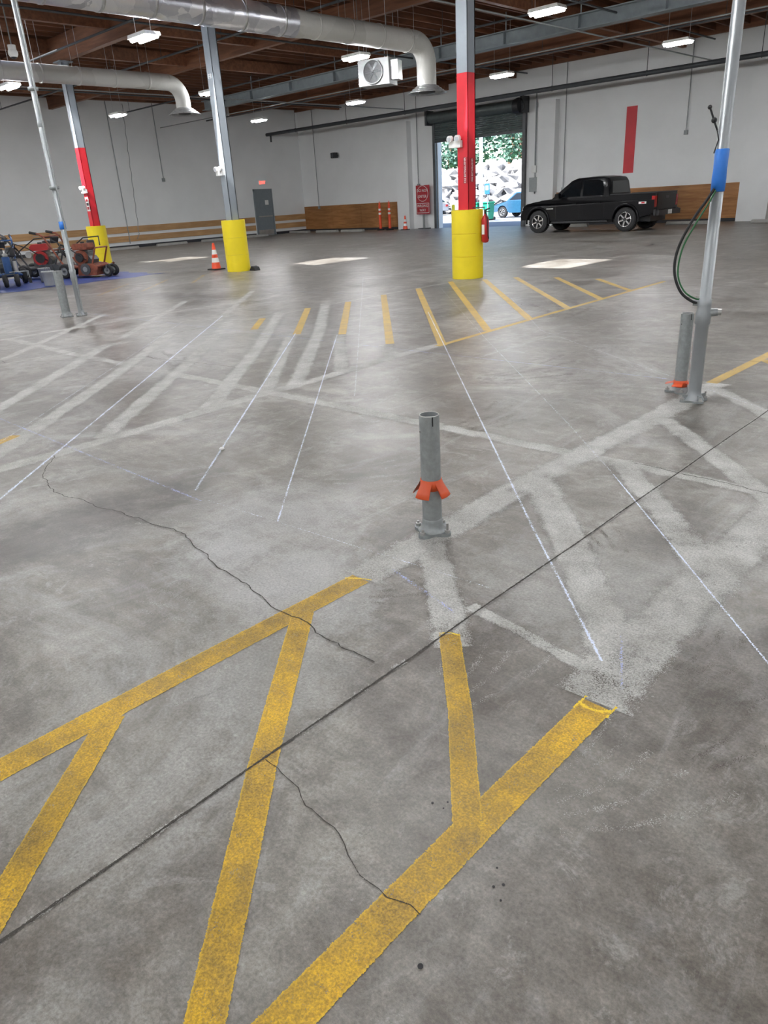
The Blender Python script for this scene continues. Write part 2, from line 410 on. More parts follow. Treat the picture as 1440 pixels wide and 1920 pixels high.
o.bb(XL+.001,XL+.08,y0-.07,y0,0,2.5,DOORG);o.bb(XL+.001,XL+.08,y1,y1+.07,0,2.5,DOORG);o.bb(XL+.001,XL+.08,y0-.07,y1+.07,2.42,2.5,DOORG)
o.bb(XL+.001,XL+.05,y0,y1,.02,2.42,DOORG); o.bb(XL+.05,XL+.055,y0+.05,y1-.05,.05,.3,PLATE)
o.bb(XL+.05,XL+.13,y0+.1,y1-.1,1.0,1.06,PLATE); o.bb(XL+.05,XL+.06,28.85,29.1,1.65,1.9,WHT)
o.done('door_1',bevel=.005)
o=Ob(); o.bb(XL+.01,XL+.09,28.55,29.0,2.72,2.95,WHT); ex=o.done('exit_sign',origin=(XL+.09,28.78,2.83))
text('EXIT',.22,T(.004,0,0)@Rz(pi/2)@Rx(pi/2),EXITR,ex)
o=Ob()
z=4.1
while z<5.0:
    o.cyl((-26.15,YB-.10,z+.04),(-20.75,YB-.10,z+.04),.042,SHUT,n=8); z+=.085
o.cyl((-26.25,YB-.32,5.12),(-20.65,YB-.32,5.12),.25,SHUT,n=24)
o.bb(-26.3,-20.6,YB-.12,YB-.02,5.05,5.35,SHUT)
o.bb(-26.2,-20.7,YB-.15,YB-.05,4.02,4.12,STEELD)
for x in(-26.12,-20.78): o.bb(x-.08,x+.08,YB-.16,YB-.001,0,5.1,STEELD)
o.bb(-20.72,-20.6,YB-.6,YB-.02,4.8,5.45,STEELD)
o.bb(-26.3,-26.18,YB-.6,YB-.02,4.8,5.45,STEELD)
o.cyl((-20.95,YB-.62,5.05),(-20.65,YB-.62,5.05),.3,BLKPL)
o.torus((-20.8,YB-.62,5.05),(0,1,0),.3,.04,BLKPL)
o.done('roll_up_door')

# ------------------------------------------------------------ floor markings
Z=.0003
k=0
def nz():
    global k; k+=1; return Z+k*.00001
sc=Ob()
def fan(cx,cy,a0,n,L,w,m,da=.16):
    for i in range(n):
        a=a0+da*i; ox=cx+.05*i*cos(a0+1.5); oy=cy+.05*i*sin(a0+1.5); l=L*random.uniform(.7,1.1)
        pts=[(ox+l*t*cos(a+.25*t),oy+l*t*sin(a+.25*t)) for t in (0,.33,.66,1)]
        sc.strip(pts,w*random.uniform(.7,1.2),nz(),m)
fan(-1.95,1.78,.25,5,.32,.05,SCUFF); fan(-.66,2.0,.6,6,.40,.05,SCUFF); fan(-.5,1.75,1.0,4,.5,.04,SCUFF,.2)
fan(-1.3,2.9,2.0,4,.35,.05,SCUFF); fan(-2.55,2.75,.3,3,.3,.05,SCUFF); fan(-3.1,3.8,1.0,4,.9,.09,SCUFF); fan(-3.9,5.2,.4,5,1.2,.12,SCUFF,.2)
fan(-7.0,4.2,2.2,4,1.2,.12,SCUFF); fan(-5.0,8.6,1.5,4,1.6,.16,SCUFF,.2)
fan(-2.9,1.9,2.3,5,.6,.06,SWEEP,.2); fan(-2.3,1.45,2.7,5,.5,.05,SWEEP,.15); fan(-1.2,1.55,1.2,5,.45,.05,SWEEP,.2); fan(-3.3,2.6,.4,5,.8,.07,SWEEP)
fan(-.7,1.3,.7,5,.5,.04,SWEEP); fan(-4.2,2.9,1.6,4,.9,.08,SWEEP); fan(-2.0,.9,1.1,5,.35,.04,SWEEP); fan(-8,7,.5,6,3,.25,SWEEP,.12); fan(-12,10,.2,6,4,.3,SWEEP,.12); fan(-1.5,8,1.2,6,3,.2,SWEEP,.12)
sc.done('floor_scuff_marks',fix=False)
gh=Ob()
def G(pts,w,m=GHOST): gh.strip(pts,w,nz(),m)
G([(-2.12,1.98),(-2.13,2.6),(-2.15,3.3),(-2.14,4.2),(-2.11,5.0),(-2.12,6.2)],.27)
G([(-.90,1.84),(-.92,2.3),(-.92,3.0),(-.92,4.0),(-.93,5.5),(-.95,7.5)],.32)
G([(-11.4,4.02),(-9.1,3.93),(-5.3,3.98),(-3.9,3.99),(-2.2,3.99)],.17)
G([(-2.2,3.99),(-1.6,3.99),(-.95,3.98)],.15)
G([(-5.22,1.0),(-5.22,2.4),(-5.29,3.7),(-5.28,4.6),(-5.35,5.6),(-5.33,6.5)],.21)
for a,b,w in (((-2.08,2.42),(-1.45,1.80),.20),((-2.15,3.5),(-.95,2.12),.25),((-1.9,4.02),(-.91,2.9),.21),((-2.05,5.0),(-.95,3.85),.20),((-2.05,6.0),(-.95,4.9),.18),
    ((-1.58,2.08),(-.93,1.98),.08)): G([a,((a[0]+b[0])/2+.02,(a[1]+b[1])/2),b],w)
for i in range(9):
    y=2.35+.98*(i-2)
    if i<5:
        G([(-9.4,y+4.15),(-7.3,y+2.1),(-5.3,y)],.23,GHOSTF)
for a,b in (((-7.5,6.1),(-5.35,4.0)),((-6.9,6.4),(-5.35,4.95)),((-5.9,6.2),(-5.35,5.7))): G([a,b],.21,GHOSTF)
G([(-9.35,1.0),(-9.3,4.0),(-9.25,13)],.17,GHOSTF)
G([(-11.4,1.5),(-11.4,4.0),(-11.3,9)],.15,GHOSTF)
for i in range(4): G([(-12.5,4.5+i*1.6),(-9.6,1.6+i*1.6)],.17,GHOSTF)
gh.done('ground_off_line_marks',fix=False)
ye=Ob()
def Y(pts,w,m=YLINE): ye.strip(pts,w,nz()+.0003,m)
Y([(-2.13,-1.2),(-2.135,.4),(-2.13,1.09),(-2.12,1.55),(-2.11,1.97)],.128)
Y([(-.87,-1.0),(-.875,.5),(-.88,1.16),(-.875,1.83)],.122)
Y([(-2.10,.76),(-1.64,.22),(-.9,-.62)],.105)
Y([(-2.10,1.62),(-1.545,.98),(-1.0,.39),(-.92,.3)],.108)
Y([(-1.515,1.86),(-1.2,1.52),(-.89,1.15)],.096)
Y([(-2.1,-.15),(-1.0,-1.4)],.10)
ye.strip([(-.93,1.81),(-.90,1.795),(-.86,1.80),(-.825,1.83)],.030,nz()+.0003,YBR)
ye.strip([(-.928,1.77),(-.925,1.85)],.016,nz()+.0003,YBR); ye.strip([(-.822,1.79),(-.822,1.86)],.016,nz()+.0003,YBR)
ye.strip([(-1.55,1.84),(-1.52,1.87),(-1.475,1.88)],.018,nz()+.0003,YBR)
ye.strip([(-2.17,1.93),(-2.11,1.97),(-2.06,1.99)],.018,nz()+.0003,YBR)
Y([(-5.29,6.40),(-5.36,9),(-5.43,12.7)],.10,YFAR)
for a,b in (((-9.30,7.98),(-7.5,6.2)),((-9.19,8.79),(-6.92,6.47)),((-9.22,9.70),(-5.89,6.26)),((-9.21,10.63),(-5.26,6.46)),((-9.31,11.72),(-5.36,7.47)),
    ((-8.84,12.2),(-5.38,8.43)),((-8.43,12.67),(-5.39,9.44)),((-7.63,12.85),(-5.40,10.42)),((-6.72,12.78),(-5.40,11.40)),((-9.15,6.93),(-8.40,6.19))):
    Y([a,b],.125,YFAR)
Y([(-2.16,6.18),(-2.13,7.5),(-2.13,13)],.11,YFAR)
for i in range(5): Y([(-2.1,7.25+i),(-.95,6.1+i)],.10,YFAR)
Y([(-5.86,1.72),(-5.99,1.98)],.11)
for a,b in (((-17.2,11.3),(-15.6,9.9)),((-17.2,10.2),(-15.3,8.4)),((-17.5,9.3),(-15.6,7.5)),((-17.0,12.3),(-16.0,11.5)),((-21,11.5),(-19.3,11.6))): Y([a,b],.12,YFAINT)
ye.done('yellow_floor_striping',fix=False)
ch=Ob()
def C(pts,w=.016,m=CHALK): ch.strip(pts,w,nz()+.0004,m)
C([(-7.1,8.4),(-1.79,2.88),(-.98,2.06)],.023)
C([(-10.06,6.84),(-4.3,1.02)],.038)
C([(-7.58,6.25),(-3.71,2.15)],.030); C([(-6.95,6.41),(-2.92,2.15)],.020)
C([(-10.1,6.1),(-5.9,1.82),(-5,.9)],.035,CHALKF)
C([(-9,11),(-5.07,7.02),(-2.6,4.59),(-1.82,3.79)],.020,CHALKF)
C([(-1.82,3.79),(-.53,2.40),(.2,1.7)],.016)
C([(-6.8,10.1),(-4.77,7.74),(-1.53,5.58)],.020,CHALKF)
C([(-9.0,2.12),(-6.67,2.11),(-3.52,2.07)],.036,CHALKB); C([(-12.57,5.96),(-5.95,6.05),(-2.34,6.15)],.045,CHALKB)
C([(-3.5,2.1),(-1.6,2.25)],.016,CHALKF)
C([(-19,6.0),(-12.57,5.96)],.05,CHALKB); C([(-13.5,4),(-13.2,9.5),(-9.5,9.6)],.04,CHALKB)
C([(-4.5,6.1),(-4.4,12)],.02,CHALKF); C([(-12,12),(-4.5,4.3)],.02,CHALKF)
C([(-2.05,2.12),(-1.6,2.0)],.03,CHALKB); C([(-1.0,2.25),(-.85,1.95)],.02,CHALKB)
ch.done('chalk_layout_lines',fix=False)
jo=Ob()
jo.strip([(-1.53,y) for y in [YF+.5+i*.8 for i in range(57)]],.06,nz()+.0006,CHIP)
jo.strip([(-1.53+.003*sin(y*5),y) for y in [YF+.5+i*.4 for i in range(113)]],.014,nz()+.0007,CRACK)
for x in (-9.3,-17,-24.7): jo.strip([(x,YF+.5),(x,YB-.1)],.012,nz()+.0005,CRACK)
for y in (12.3,20,): jo.strip([(XL+.1,y),(XR,y)],.010,nz()+.0005,CRACK)
jo.done('floor_control_joint',fix=False)
ck=Ob()
def crack(pts,w=.012):
    q=[]
    for (a,b),(c,d) in zip(pts[:-1],pts[1:]):
        n=max(2,int(hypot(c-a,d-b)/.03))
        for i in range(n):
            t=i/n; p_=Vector((a+(c-a)*t,b+(d-b)*t,0)); u=noise.noise_vector(p_*6)*.035+noise.noise_vector(p_*25)*.014
            q.append((p_.x+u.x,p_.y+u.y))
    ck.strip(q,w,nz()+.0007,CRACK)
crack([(-5.2,1.95),(-4.95,1.75),(-4.43,1.59),(-3.84,1.67),(-3.23,1.75),(-2.77,1.63),(-2.12,1.56),(-1.78,1.53),(-1.57,1.55)],.008)
crack([(-1.52,.97),(-1.34,.94),(-1.17,.91),(-1.07,.87),(-.85,.86),(-.78,.85)],.0045)
crack([(-1.79,4.03),(-1.3,4.0),(-.95,3.98),(-.2,3.9)],.009)
crack([(-11.5,3.4),(-9.4,3.2),(-8,4.3),(-6.5,4.5)],.008); crack([(-3.1,6.9),(-1.5,7.3)],.008)
ck.done('floor_cracks',fix=False)
o=Ob()
for x,y,r in ((-.74,.78,.007),(-.735,1.05,.0035),(-.72,1.07,.004),(-.70,1.03,.003),(-.76,1.10,.003),(-1.02,1.16,.004),(-.99,1.19,.003),(-.985,1.165,.0025)):
    o.cyl((x,y,.0012),(x,y,.0022),r,BLACK,n=7)
o.done('floor_bolt_holes')
o=Ob(); o.lathe([(0,.018),(.012,.016),(.018,.010),(.02,.004),(.014,.0)],(-4.24,2.72,.002),WHT,16); o.done('crumpled_paper_ball')

# ------------------------------------------------------------ columns
def column(x,y,red,name,ztop=5.97):
    o=Ob(); w=.122
    def hsec(z0,z1,m):
        o.bb(x-w,x+w,y-w,y-w+.02,z0,z1,m);o.bb(x-w,x+w,y+w-.02,y+w,z0,z1,m)
        o.bb(x-w,x-w+.015,y-w,y+w,z0,z1,m);o.bb(x+w-.015,x+w,y-w,y+w,z0,z1,m)
    if red: hsec(0,3.6,REDP); hsec(3.6,ztop,GREYP)
    else: hsec(0,ztop,GREYP)
    o.bb(x-.22,x+.22,y-.22,y+.22,ztop-.03,ztop,GREYP)
    return o.done(name,origin=(x,y,0))
def sleeve(x,y,h=1.27):
    o=Ob(); R=.31
    for z in (0,.425,.85): o.lathe([(R,z+.002),(R,z+.421)],(x,y,0),YELB,48); o.lathe([(R,z+.421),(R-.003,z+.4225),(R,z+.425)],(x,y,0),YELB,48,smooth=False)
    o.lathe([(R,h),(R-.012,h+.012)],(x,y,0),YELB,48); o.lathe([(R-.012,h+.012),(R-.17,h+.012)],(x,y,0),YELB,48)
    o.bb(x-.17,x+.17,y-.17,y+.17,h-.02,h+.008,YELB)
    o.done('yellow_column_guard',origin=(x,y,0))
CA,CBp,CC=(-17.02,12.3),(-9.38,12.38),(-24.68,12.3)
column(*CA,False,'steel_column');column(*CBp,True,'steel_column');column(*CC,True,'steel_column')
for c in (CA,CBp,CC): sleeve(*c)
for x in (-1.7,6,-32.4): column(x,-6,False,'steel_column')
def emerg(x,y,z):
    o=Ob()
    o.bb(x-.14,x+.14,y-.07,y,z-.07,z+.05,WHT)
    for dx in(-.09,.09):
        o.cyl((x+dx,y-.05,z+.09),(x+dx,y-.12,z+.08),.055,WHT,r1=.06,n=16); o.cyl((x+dx,y-.121,z+.08),(x+dx,y-.124,z+.08),.045,LAMPW,n=16)
    o.done('emergency_light',origin=(x,y,z))
emerg(CBp[0]-.14,CBp[1]-.125,2.45);emerg(CA[0]-.06,CA[1]-.125,2.42);emerg(CC[0]+.02,CC[1]-.125,2.35)
def placard(x,y,z,w,h,m,name,txt=None,tm=WHT,size=.1,vert=False,face='y'):
    o=Ob()
    o.bb(-w/2,w/2,-.004,0,-h/2,h/2,m); ob=o.done(name,loc=(x,y,z),rz=0 if face=='y' else pi/2)
    if txt:
        M=T(0,-.006,0)@Rx(pi/2)
        if vert: M=M@Rz(pi/2)
        text(txt,size,M,tm,ob)
    return ob
placard(CBp[0]+.06,CBp[1]-.124,1.98,.10,.46,REDTXT,'fire_extinguisher_sign','FIRE EXTINGUISHER',WHT,.05,True)
placard(CBp[0]+.124,CBp[1],1.98,.13,.42,REDTXT,'fire_extinguisher_sign','FIRE EXTINGUISHER',WHT,.045,True,'x')
placard(CA[0],CA[1]-.124,4.55,.16,.16,GREYP,'column_label','F8',WHT,.15)
p=placard(CC[0]+.02,CC[1]-.126,1.95,.2,.42,WHT,'column_sign')
o=Ob()
for i,z in enumerate((.12,0,-.12)): o.bb(-.07,.07,-.007,-.004,z-.04,z+.04,REDTXT if i!=1 else BLKPL)
o.done('sign_symbols',parent=p)
o=Ob(); ex,ey=CBp[0]+.385,CBp[1]+.07
o.lathe([(0,.66),(.05,.67),(.07,.70),(.07,1.08),(.058,1.13),(.028,1.17),(.028,1.19),(0,1.19)],(ex,ey,0),REDE,24)
o.cyl((ex,ey,1.19),(ex,ey,1.25),.025,BLKPL);o.box((ex+.04,ey,1.27),(.13,.03,.02),BLKPL,Ry(-.3));o.box((ex+.04,ey,1.23),(.11,.03,.015),BLKPL)
o.tube([(ex,ey,1.21),(ex+.06,ey-.05,1.19),(ex+.09,ey-.05,1.1),(ex+.09,ey-.03,.8),(ex+.08,ey,.74)],.011,BLACK)
o.bb(ex-.03,ex+.03,ey-.073,ey-.069,.82,1.0,WHT)
o.tube([(ex-.26,ey-.05,1.31),(ex-.02,ey,1.31),(ex-.02,ey,1.22)],.012,STEELD,8)
o.done('fire_extinguisher',origin=(ex,ey,.66))

# ------------------------------------------------------------ bollard stubs & poles
def flange(o,x,y,R=.105,n=4,rot=.3,t=.014,z=0):
    K=64; pts=[]
    for i in range(K):
        a=2*pi*i/K; r=R*(.80+.20*cos(n*(a-rot))); pts.append((x+r*cos(a),y+r*sin(a)))
    A=[(p[0],p[1],z+.002) for p in pts];B=[(p[0],p[1],z+.004+t) for p in pts]
    o.add(A+B,[tuple(range(K))[::-1],tuple(range(K,2*K))]+[(i,(i+1)%K,K+(i+1)%K,K+i) for i in range(K)],GALV)
    for i in range(n):
        a=rot+2*pi*i/n; bx,by=x+R*.84*cos(a),y+R*.84*sin(a)
        o.cyl((bx,by,z+t),(bx,by,z+t+.018),.014,PLATE,n=6,smooth=False)
        o.cyl((bx,by,z+t),(bx,by,z+t+(.055 if i==0 else .03)),.0065,PLATE,n=10)
def collar(o,x,y,z,r,flat=False):
    o.lathe([(r+.002,z+.022),(r+.005,z+.02),(r+.006,z-.03),(r+.003,z-.03)],(x,y,0),ORANGE,32)
    for i in range(4):
        a=i*pi/2+.12; u=Vector((cos(a),sin(a),0)); c=Vector((x,y,z))
        rows=[(r+.005,.012,.62),(r+.016,-.010,.52),(r+.032,-.034,.46),(r+.046,-.058,.42)] if not flat else [(r+.004,.006,.62),(r+.02,.004,.5),(r+.045,-.004,.42),(r+.068,-.010,.34)]
        vs=[]
        for rr,dz,w in rows:
            for j in range(5):
                t=(j-2)/2; b=a+w*t
                vs.append(c+Vector((cos(b),sin(b),0))*rr+Vector((0,0,dz)))
        nn=len(vs)
        vs+=[v+Vector((0,0,-.003))-u*.003 for v in vs]
        fs=[]
        for rI in range(len(rows)-1):
            for cI in range(4):
                q=rI*5+cI; fs.append((q,q+1,q+6,q+5)); fs.append((nn+q,nn+q+5,nn+q+6,nn+q+1))
        q=(len(rows)-1)*5
        fs+=[(q+j,q+j+1,nn+q+j+1,nn+q+j) for j in range(4)]
        o.add(vs,fs,ORANGE,True)
def stub(x,y,h,r,name,colz=None,rot=.3,R=.105,flat=False):
    o=Ob(); flange(o,x,y,R,4,rot)
    o.lathe([(r+.024,.018),(r+.014,.028),(r+.005,.045),(r+.002,.065),(r+.002,.08),(r,.082)],(x,y,0),GALV,48)
    o.lathe([(r,.08),(r,h-.002)],(x,y,0),GALV,48); o.lathe([(r,h-.002),(r-.001,h),(r-.006,h)],(x,y,0),PLATE,48); o.lathe([(r-.006,h),(r-.007,h-.3)],(x,y,0),GALV,48)
    o.lathe([(r-.008,h-.295),(0,h-.3)],(x,y,0),BLACK,24)
    a=-.55; d=Vector((cos(a),sin(a),0)); c=Vector((x,y,0))+d*(r+.0003)
    o.box(c+Vector((0,0,h-.025)),(.004,.005,.045),BLACK,Rz(a))
    a=-2.1;d=Vector((cos(a),sin(a),0)); o.cyl(Vector((x,y,h-.08))+d*(r-.002),Vector((x,y,h-.08))+d*(r+.0012),.004,BLACK,n=10)
    if colz: collar(o,x,y,colz,r,flat)
    o.done(name,origin=(x,y,0))
stub(-2.165,2.545,.615,.0485,'removable_bollard_post',.270,rot=.1)
stub(-2.265,5.79,.62,.048,'removable_bollard_post',.075,rot=.5,R=.115,flat=True)
stub(-12.88,5.58,.76,.072,'removable_bollard_post',None,rot=.5,R=.13)
def utility_pole(x,y,name,r=.040,lo=.047,right=True):
    o=Ob()
    flange(o,x,y,.11 if right else .09,4,.9,t=.014)
    o.lathe([(lo+.028,.018),(lo+.010,.045),(lo+.003,.06),(lo,.09),(lo,.58),(lo+.008,.59),(lo+.008,.66),(lo,.69),(r+.008,.72),(r+.008,.76),(r,.765),(r,ZT-.05)],(x,y,0),GALVP,32)
    for i in range(4):
        a=i*pi/2+.9; o.box((x+.07*cos(a),y+.07*sin(a),.035),(.05,.01,.04),GALV,Rz(a))
    for z in (2.9,5.3): o.lathe([(r,z),(r+.006,z+.005),(r+.006,z+.075),(r,z+.08)],(x,y,0),GALV,24)
    rt=Vector((.937,.35,0)); c=Vector((x,y,0))
    if right:
        o.cyl(c+Vector((0,0,.66)),c+rt*.095+Vector((0,0,.67)),.028,GALV); o.cyl(c+rt*.09+Vector((0,0,.67)),c+rt*.12+Vector((0,0,.67)),.022,PLATE,n=8)
        o.cyl(c+Vector((0,0,.735)),c-rt*.08+Vector((0,0,.735)),.020,GALV)
        o.lathe([(r+.001,1.48),(r+.005,1.48),(r+.007,1.56),(r+.004,1.62),(r+.007,1.74),(r+.001,1.745)],(x,y,0),BLUET,24)
        def P(rr,z,f=0): return c+rt*rr+Vector((.3*f,-.9*f,z))
        def spl(pts,n=8):
            out=[]
            for i in range(len(pts)-1):
                p0=pts[max(i-1,0)];p1=pts[i];p2=pts[i+1];p3=pts[min(i+2,len(pts)-1)]
                for j in range(n):
                    t=j/n; out.append(.5*((2*p1)+(p2-p0)*t+(2*p0-5*p1+4*p2-p3)*t*t+(3*p1-p0-3*p2+p3)*t**3))
            return out+[pts[-1]]
        o.tube(spl([P(-.02,1.50,.05),P(-.06,1.43,.05),P(-.14,1.30,.05),P(-.215,1.12,.04),P(-.225,.96,.04),P(-.17,.82,.04),P(-.08,.745,.02),P(-.02,.735,.0)]),.010,BLACK)
        o.tube(spl([P(-.01,1.49,.06),P(-.045,1.41,.06),P(-.115,1.28,.06),P(-.185,1.12,.05),P(-.20,.95,.05),P(-.15,.83,.05),P(-.07,.77,.03),P(-.01,.76,.0)]),.006,GREENH)
        o.tube([P(-.045,1.86,.02),P(-.075,1.93,.03),P(-.10,1.99,.03)],.006,BLACK); o.sph(P(-.07,1.92,.03),.018,BLACK,8);o.sph(P(-.105,2.0,.03),.014,BLACK,8)
        o.tube([P(-.05,1.88,.02),P(-.03,1.80,.03),P(-.05,1.72,.03)],.004,BLACK)
    else:
        o.lathe([(r+.001,1.40),(r+.007,1.40),(r+.007,1.52),(r+.001,1.52)],(x,y,0),BLUET,20)
        o.tube([c+Vector((.06,0,0.1)),c+Vector((.075,0,1.5)),c+Vector((.07,0,6.6))],.014,GALV)
        for z in (2.0,3.4,4.8): o.lathe([(r,z),(r+.03,z+.005),(r+.03,z+.05),(r,z+.055)],(x,y,0),GALV,16)
    o.done(name,origin=(x,y,0))
utility_pole(-2.065,5.57,'utility_conduit_pole')
utility_pole(-12.70,5.76,'utility_conduit_pole',r=.045,lo=.045,right=False)

# ------------------------------------------------------------ cones, delineators, signs
def cone(x,y,h=.71,name='traffic_cone'):
    o=Ob(); o.bb(x-.18,x+.18,y-.18,y+.18,0,.035,BLACK)
    def rr(z): return .135-(.135-.03)*(z/h)
    zs=[.035,.28*h,.45*h,.58*h,.75*h,h]; ms=[CONEO,WHT,CONEO,WHT,CONEO]
    for i in range(5): o.lathe([(rr(zs[i]),zs[i]),(rr(zs[i+1]),zs[i+1])],(x,y,0),ms[i],28)
    o.lathe([(.03,h),(.02,h),(.02,h-.1)],(x,y,0),BLACK,16)
    o.done(name,origin=(x,y,0))
cone(-18.25,12.42);cone(-27.6,31.0,.7)
for x in (-29.6,-28.9):
    o=Ob(); y=31.2; o.lathe([(.2,0),(.2,.05),(.16,.07),(.07,.09)],(x,y,0),BLACK,16); o.lathe([(.075,.08),(.065,1.25)],(x,y,0),CONEO,16)
    o.lathe([(.073,.80),(.072,.90)],(x,y,0),WHT,16);o.lathe([(.071,1.0),(.070,1.10)],(x,y,0),WHT,16);o.lathe([(.065,1.25),(.065,1.30),(.03,1.33),(.03,1.38),(0,1.38)],(x,y,0),CONEO,16)
    o.tube([(x,y,1.32),(x+.06,y,1.38),(x,y,1.47),(x-.06,y,1.38),(x,y,1.32)],.014,CONEO,6)
    o.done('traffic_delineator_post',origin=(x,y,0))
o=Ob()
o.bb(-.46,.46,0,.02,.72,2.12,REDTXT)
o.cyl((0,-.005,1.72),(0,-.015,1.72),.38,WHT,n=40); o.cyl((0,-.012,1.72),(0,-.02,1.72),.36,REDTXT,n=40)
o.bb(-.42,.42,-.012,-.004,.78,1.26,WHT);o.bb(-.40,.40,-.018,-.01,.80,1.24,REDTXT)
s=o.done('do_not_enter_wrong_way_sign',loc=(-26.85,31.62,0))
o2=Ob()
for t,z,sz in (('DO NOT',1.86,.19),('ENTER',1.58,.19),('WRONG',1.12,.19),('WAY',.91,.19)): text(t,sz,T(0,-.024,z)@Rx(pi/2),WHT,s)
o2.bb(-.06,.06,.02,.07,0,1.9,GALV);o2.bb(-.3,.3,-.1,.25,0,.04,STEELD); o2.done('stand',parent=s)
for i,x in enumerate((-35.4,-33.0,-30.9,-17.4,-12.2,-9.0,-6.5)):
    o=Ob(); o.prism([(-.9,0),(.9,0),(.86,.12),(-.86,.12)],-.08,.08,CONC); o.done('wheel_stop',loc=(x,30.3,0),bevel=.015)
for y in (27,24.3,21.6,18.8,16):
    o=Ob(); o.prism([(-.9,0),(.9,0),(.86,.12),(-.86,.12)],-.08,.08,CONC); o.done('wheel_stop',loc=(-35.4,y,0),rz=pi/2,bevel=.015)
o=Ob(); o.prism([(-.12,0),(.14,0),(.10,.09),(-.02,.12)],-.09,.09,BLACK); o.done('wheel_chock',loc=(-16.6,12.5,0),bevel=.01)

# ------------------------------------------------------------ overhead
def duct(x,y0,y1,z,r,zd,name,split,r2):
    o=Ob(); R=.5
    o.tube([(x,y0,z),(x,split,z)],r,FOIL,32)
    o.tube([(x,split,z),(x,split+.4,z),(x,y1-R,z)],[r,r2,r2],CANV,32)
    pts=[(x,y1-R+R*sin(t),z-R+R*cos(t)) for t in [pi/2*i/8 for i in range(9)]]+[(x,y1,zd+.2)]
    o.tube(pts,r2,CANV,32)
    yy=y0+1
    while yy<y1-R:
        q=r if yy<split else r2
        o.lathe([(q,-.03),(q+.012,-.028),(q+.012,.028),(q,.03)],(x,yy,z),ALU if yy<split else CANV,32,axis=(0,1,0))
        o.tube([(x-q,yy,z),(x-q,yy,6.6)],.006,ALU,5); o.tube([(x+q,yy,z),(x+q,yy,6.6)],.006,ALU,5)
        yy+=1.1
    for i in range(4):
        rr=r2+.02+.07*i; zz=zd+.18-.05*i
        o.lathe([(rr-.06,zz+.05),(rr+.05,zz),(rr+.05,zz-.012),(rr-.03,zz+.02)],(x,y1,0),ALU,36)
    o.lathe([(r2-.02,zd+.2),(r2-.04,zd+.02),(0,zd)],(x,y1,0),STEELD,32)
    o.done(name)
duct(-15.0,-8,18.0,5.42,.30,4.20,'spiral_air_duct',13.2,.27)
duct(-22.75,-8,15.1,5.3,.235,4.40,'spiral_air_duct',2.5,.23)
o=Ob()
o.bb(-.55,.55,-.35,.35,-.38,.38,HEATG)
o.cyl((0,-.36,0),(0,-.40,0),.34,BLKPL,n=32)
for i in range(6):
    a=i*pi/3; o.box((.15*cos(a),-.405,.15*sin(a)),(.28,.008,.09),STEELD,Ry(-a)@Rx(.3))
o.torus((0,-.42,0),(0,1,0),.34,.012,HEATG)
for rr in (.1,.18,.26): o.torus((0,-.43,0),(0,1,0),rr,.003,STEELD,24,6)
for i in range(8): o.tube([(0,-.43,0),(.34*cos(i*pi/4),-.43,.34*sin(i*pi/4))],.003,STEELD,5)
o.bb(.55,.80,-.2,.2,-.25,.3,ALU)
for i in range(7): o.box((-.57,0,-.3+.1*i),(.05,.6,.02),ALU,Ry(.5))
for a,b in((-.5,-.3),(.5,-.3),(-.5,.3),(.5,.3)): o.tube([(a,b,.38),(a,b,2.1)],.012,GALV,6)
ht=o.done('hanging_unit_heater',loc=(-16.25,17.35,4.84),rz=.35,bevel=.01); ht.scale=(.85,)*3
lx=[-34.4,-28.3,-22.3,-15.6,-9.85,-3.7,2.5,8.7]; ly=[-8,-2,4,9.95,15.85,22.5]
for yi,y in enumerate(ly):
    for xi,x in enumerate(lx):
        if x==-34.4 and y>9: continue
        if x==-15.6 and yi<3: x=-13.6
        if x==-22.3 and yi<3: x=-20.8
        if x==-15.6 and yi==3: x=-16.1
        if x==-22.3 and yi==3: x=-23.4
        if y==22.5 and x==-3.7: continue
        o=Ob(); L=.37
        o.prism([(-L,0.0),(L,0),(L-.03,.07),(-L+.03,.07)],-.19,.19,WHT)
        for yy in (-.10,.10): o.cyl((-L+.02,yy,-.012),(L-.02,yy,-.012),.045,LIGHT,n=10)
        for a in(-.3,.3): o.tube([(a,0,.07),(a,0,1.58)],.004,ALU,5)
        o.done('linear_ceiling_light',loc=(x,y,5.02))
o=Ob(); o.tube([(XL+.05,29.5,5.3),(XR-.1,29.5,5.3)],.085,PIPED,14)
for x in range(-34,14,4): o.tube([(x,29.5,5.3),(x,29.5,6.6)],.012,PIPED,6); o.torus((x,29.5,5.3),(1,0,0),.09,.014,PIPED,16,6)
o.tube([(-36.2,29.5,5.3),(-36.2,29.5,4.9)],.05,PIPED)
o.done('sprinkler_main_pipe')
o=Ob()
for y,z in ((14.2,5.85),(20,5.95),(25.5,5.9)):
    o.tube([(XL+.1,y,z),(XR-.1,y,z)],.03,PIPED,8)
    for i in range(16): o.tube([(XL+2+i*3.1,y,z),(XL+2+i*3.1,y,6.6)],.008,PIPED,5)
for x in (-30,-19,-11.5,-5): o.tube([(x,2,5.95),(x,29.2,5.95)],.028,PIPED,8)
o.done('sprinkler_branch_pipes')
o=Ob()
for x,z,y0,y1 in ((-12.2,5.55,10,31.5),(-6.5,5.6,8,31.5),(-26.5,5.5,6,30)): o.tube([(x,y0,z),(x,y1,z)],.022,GALV,8)
o.tube([(-36,11.2,5.88),(-9.5,11.2,5.88)],.03,PIPED,8)
o.tube([(-36.4,22.6,5.5),(5,22.9,5.5)],.02,GALV,8)
o.done('electrical_conduit_runs')
o=Ob()
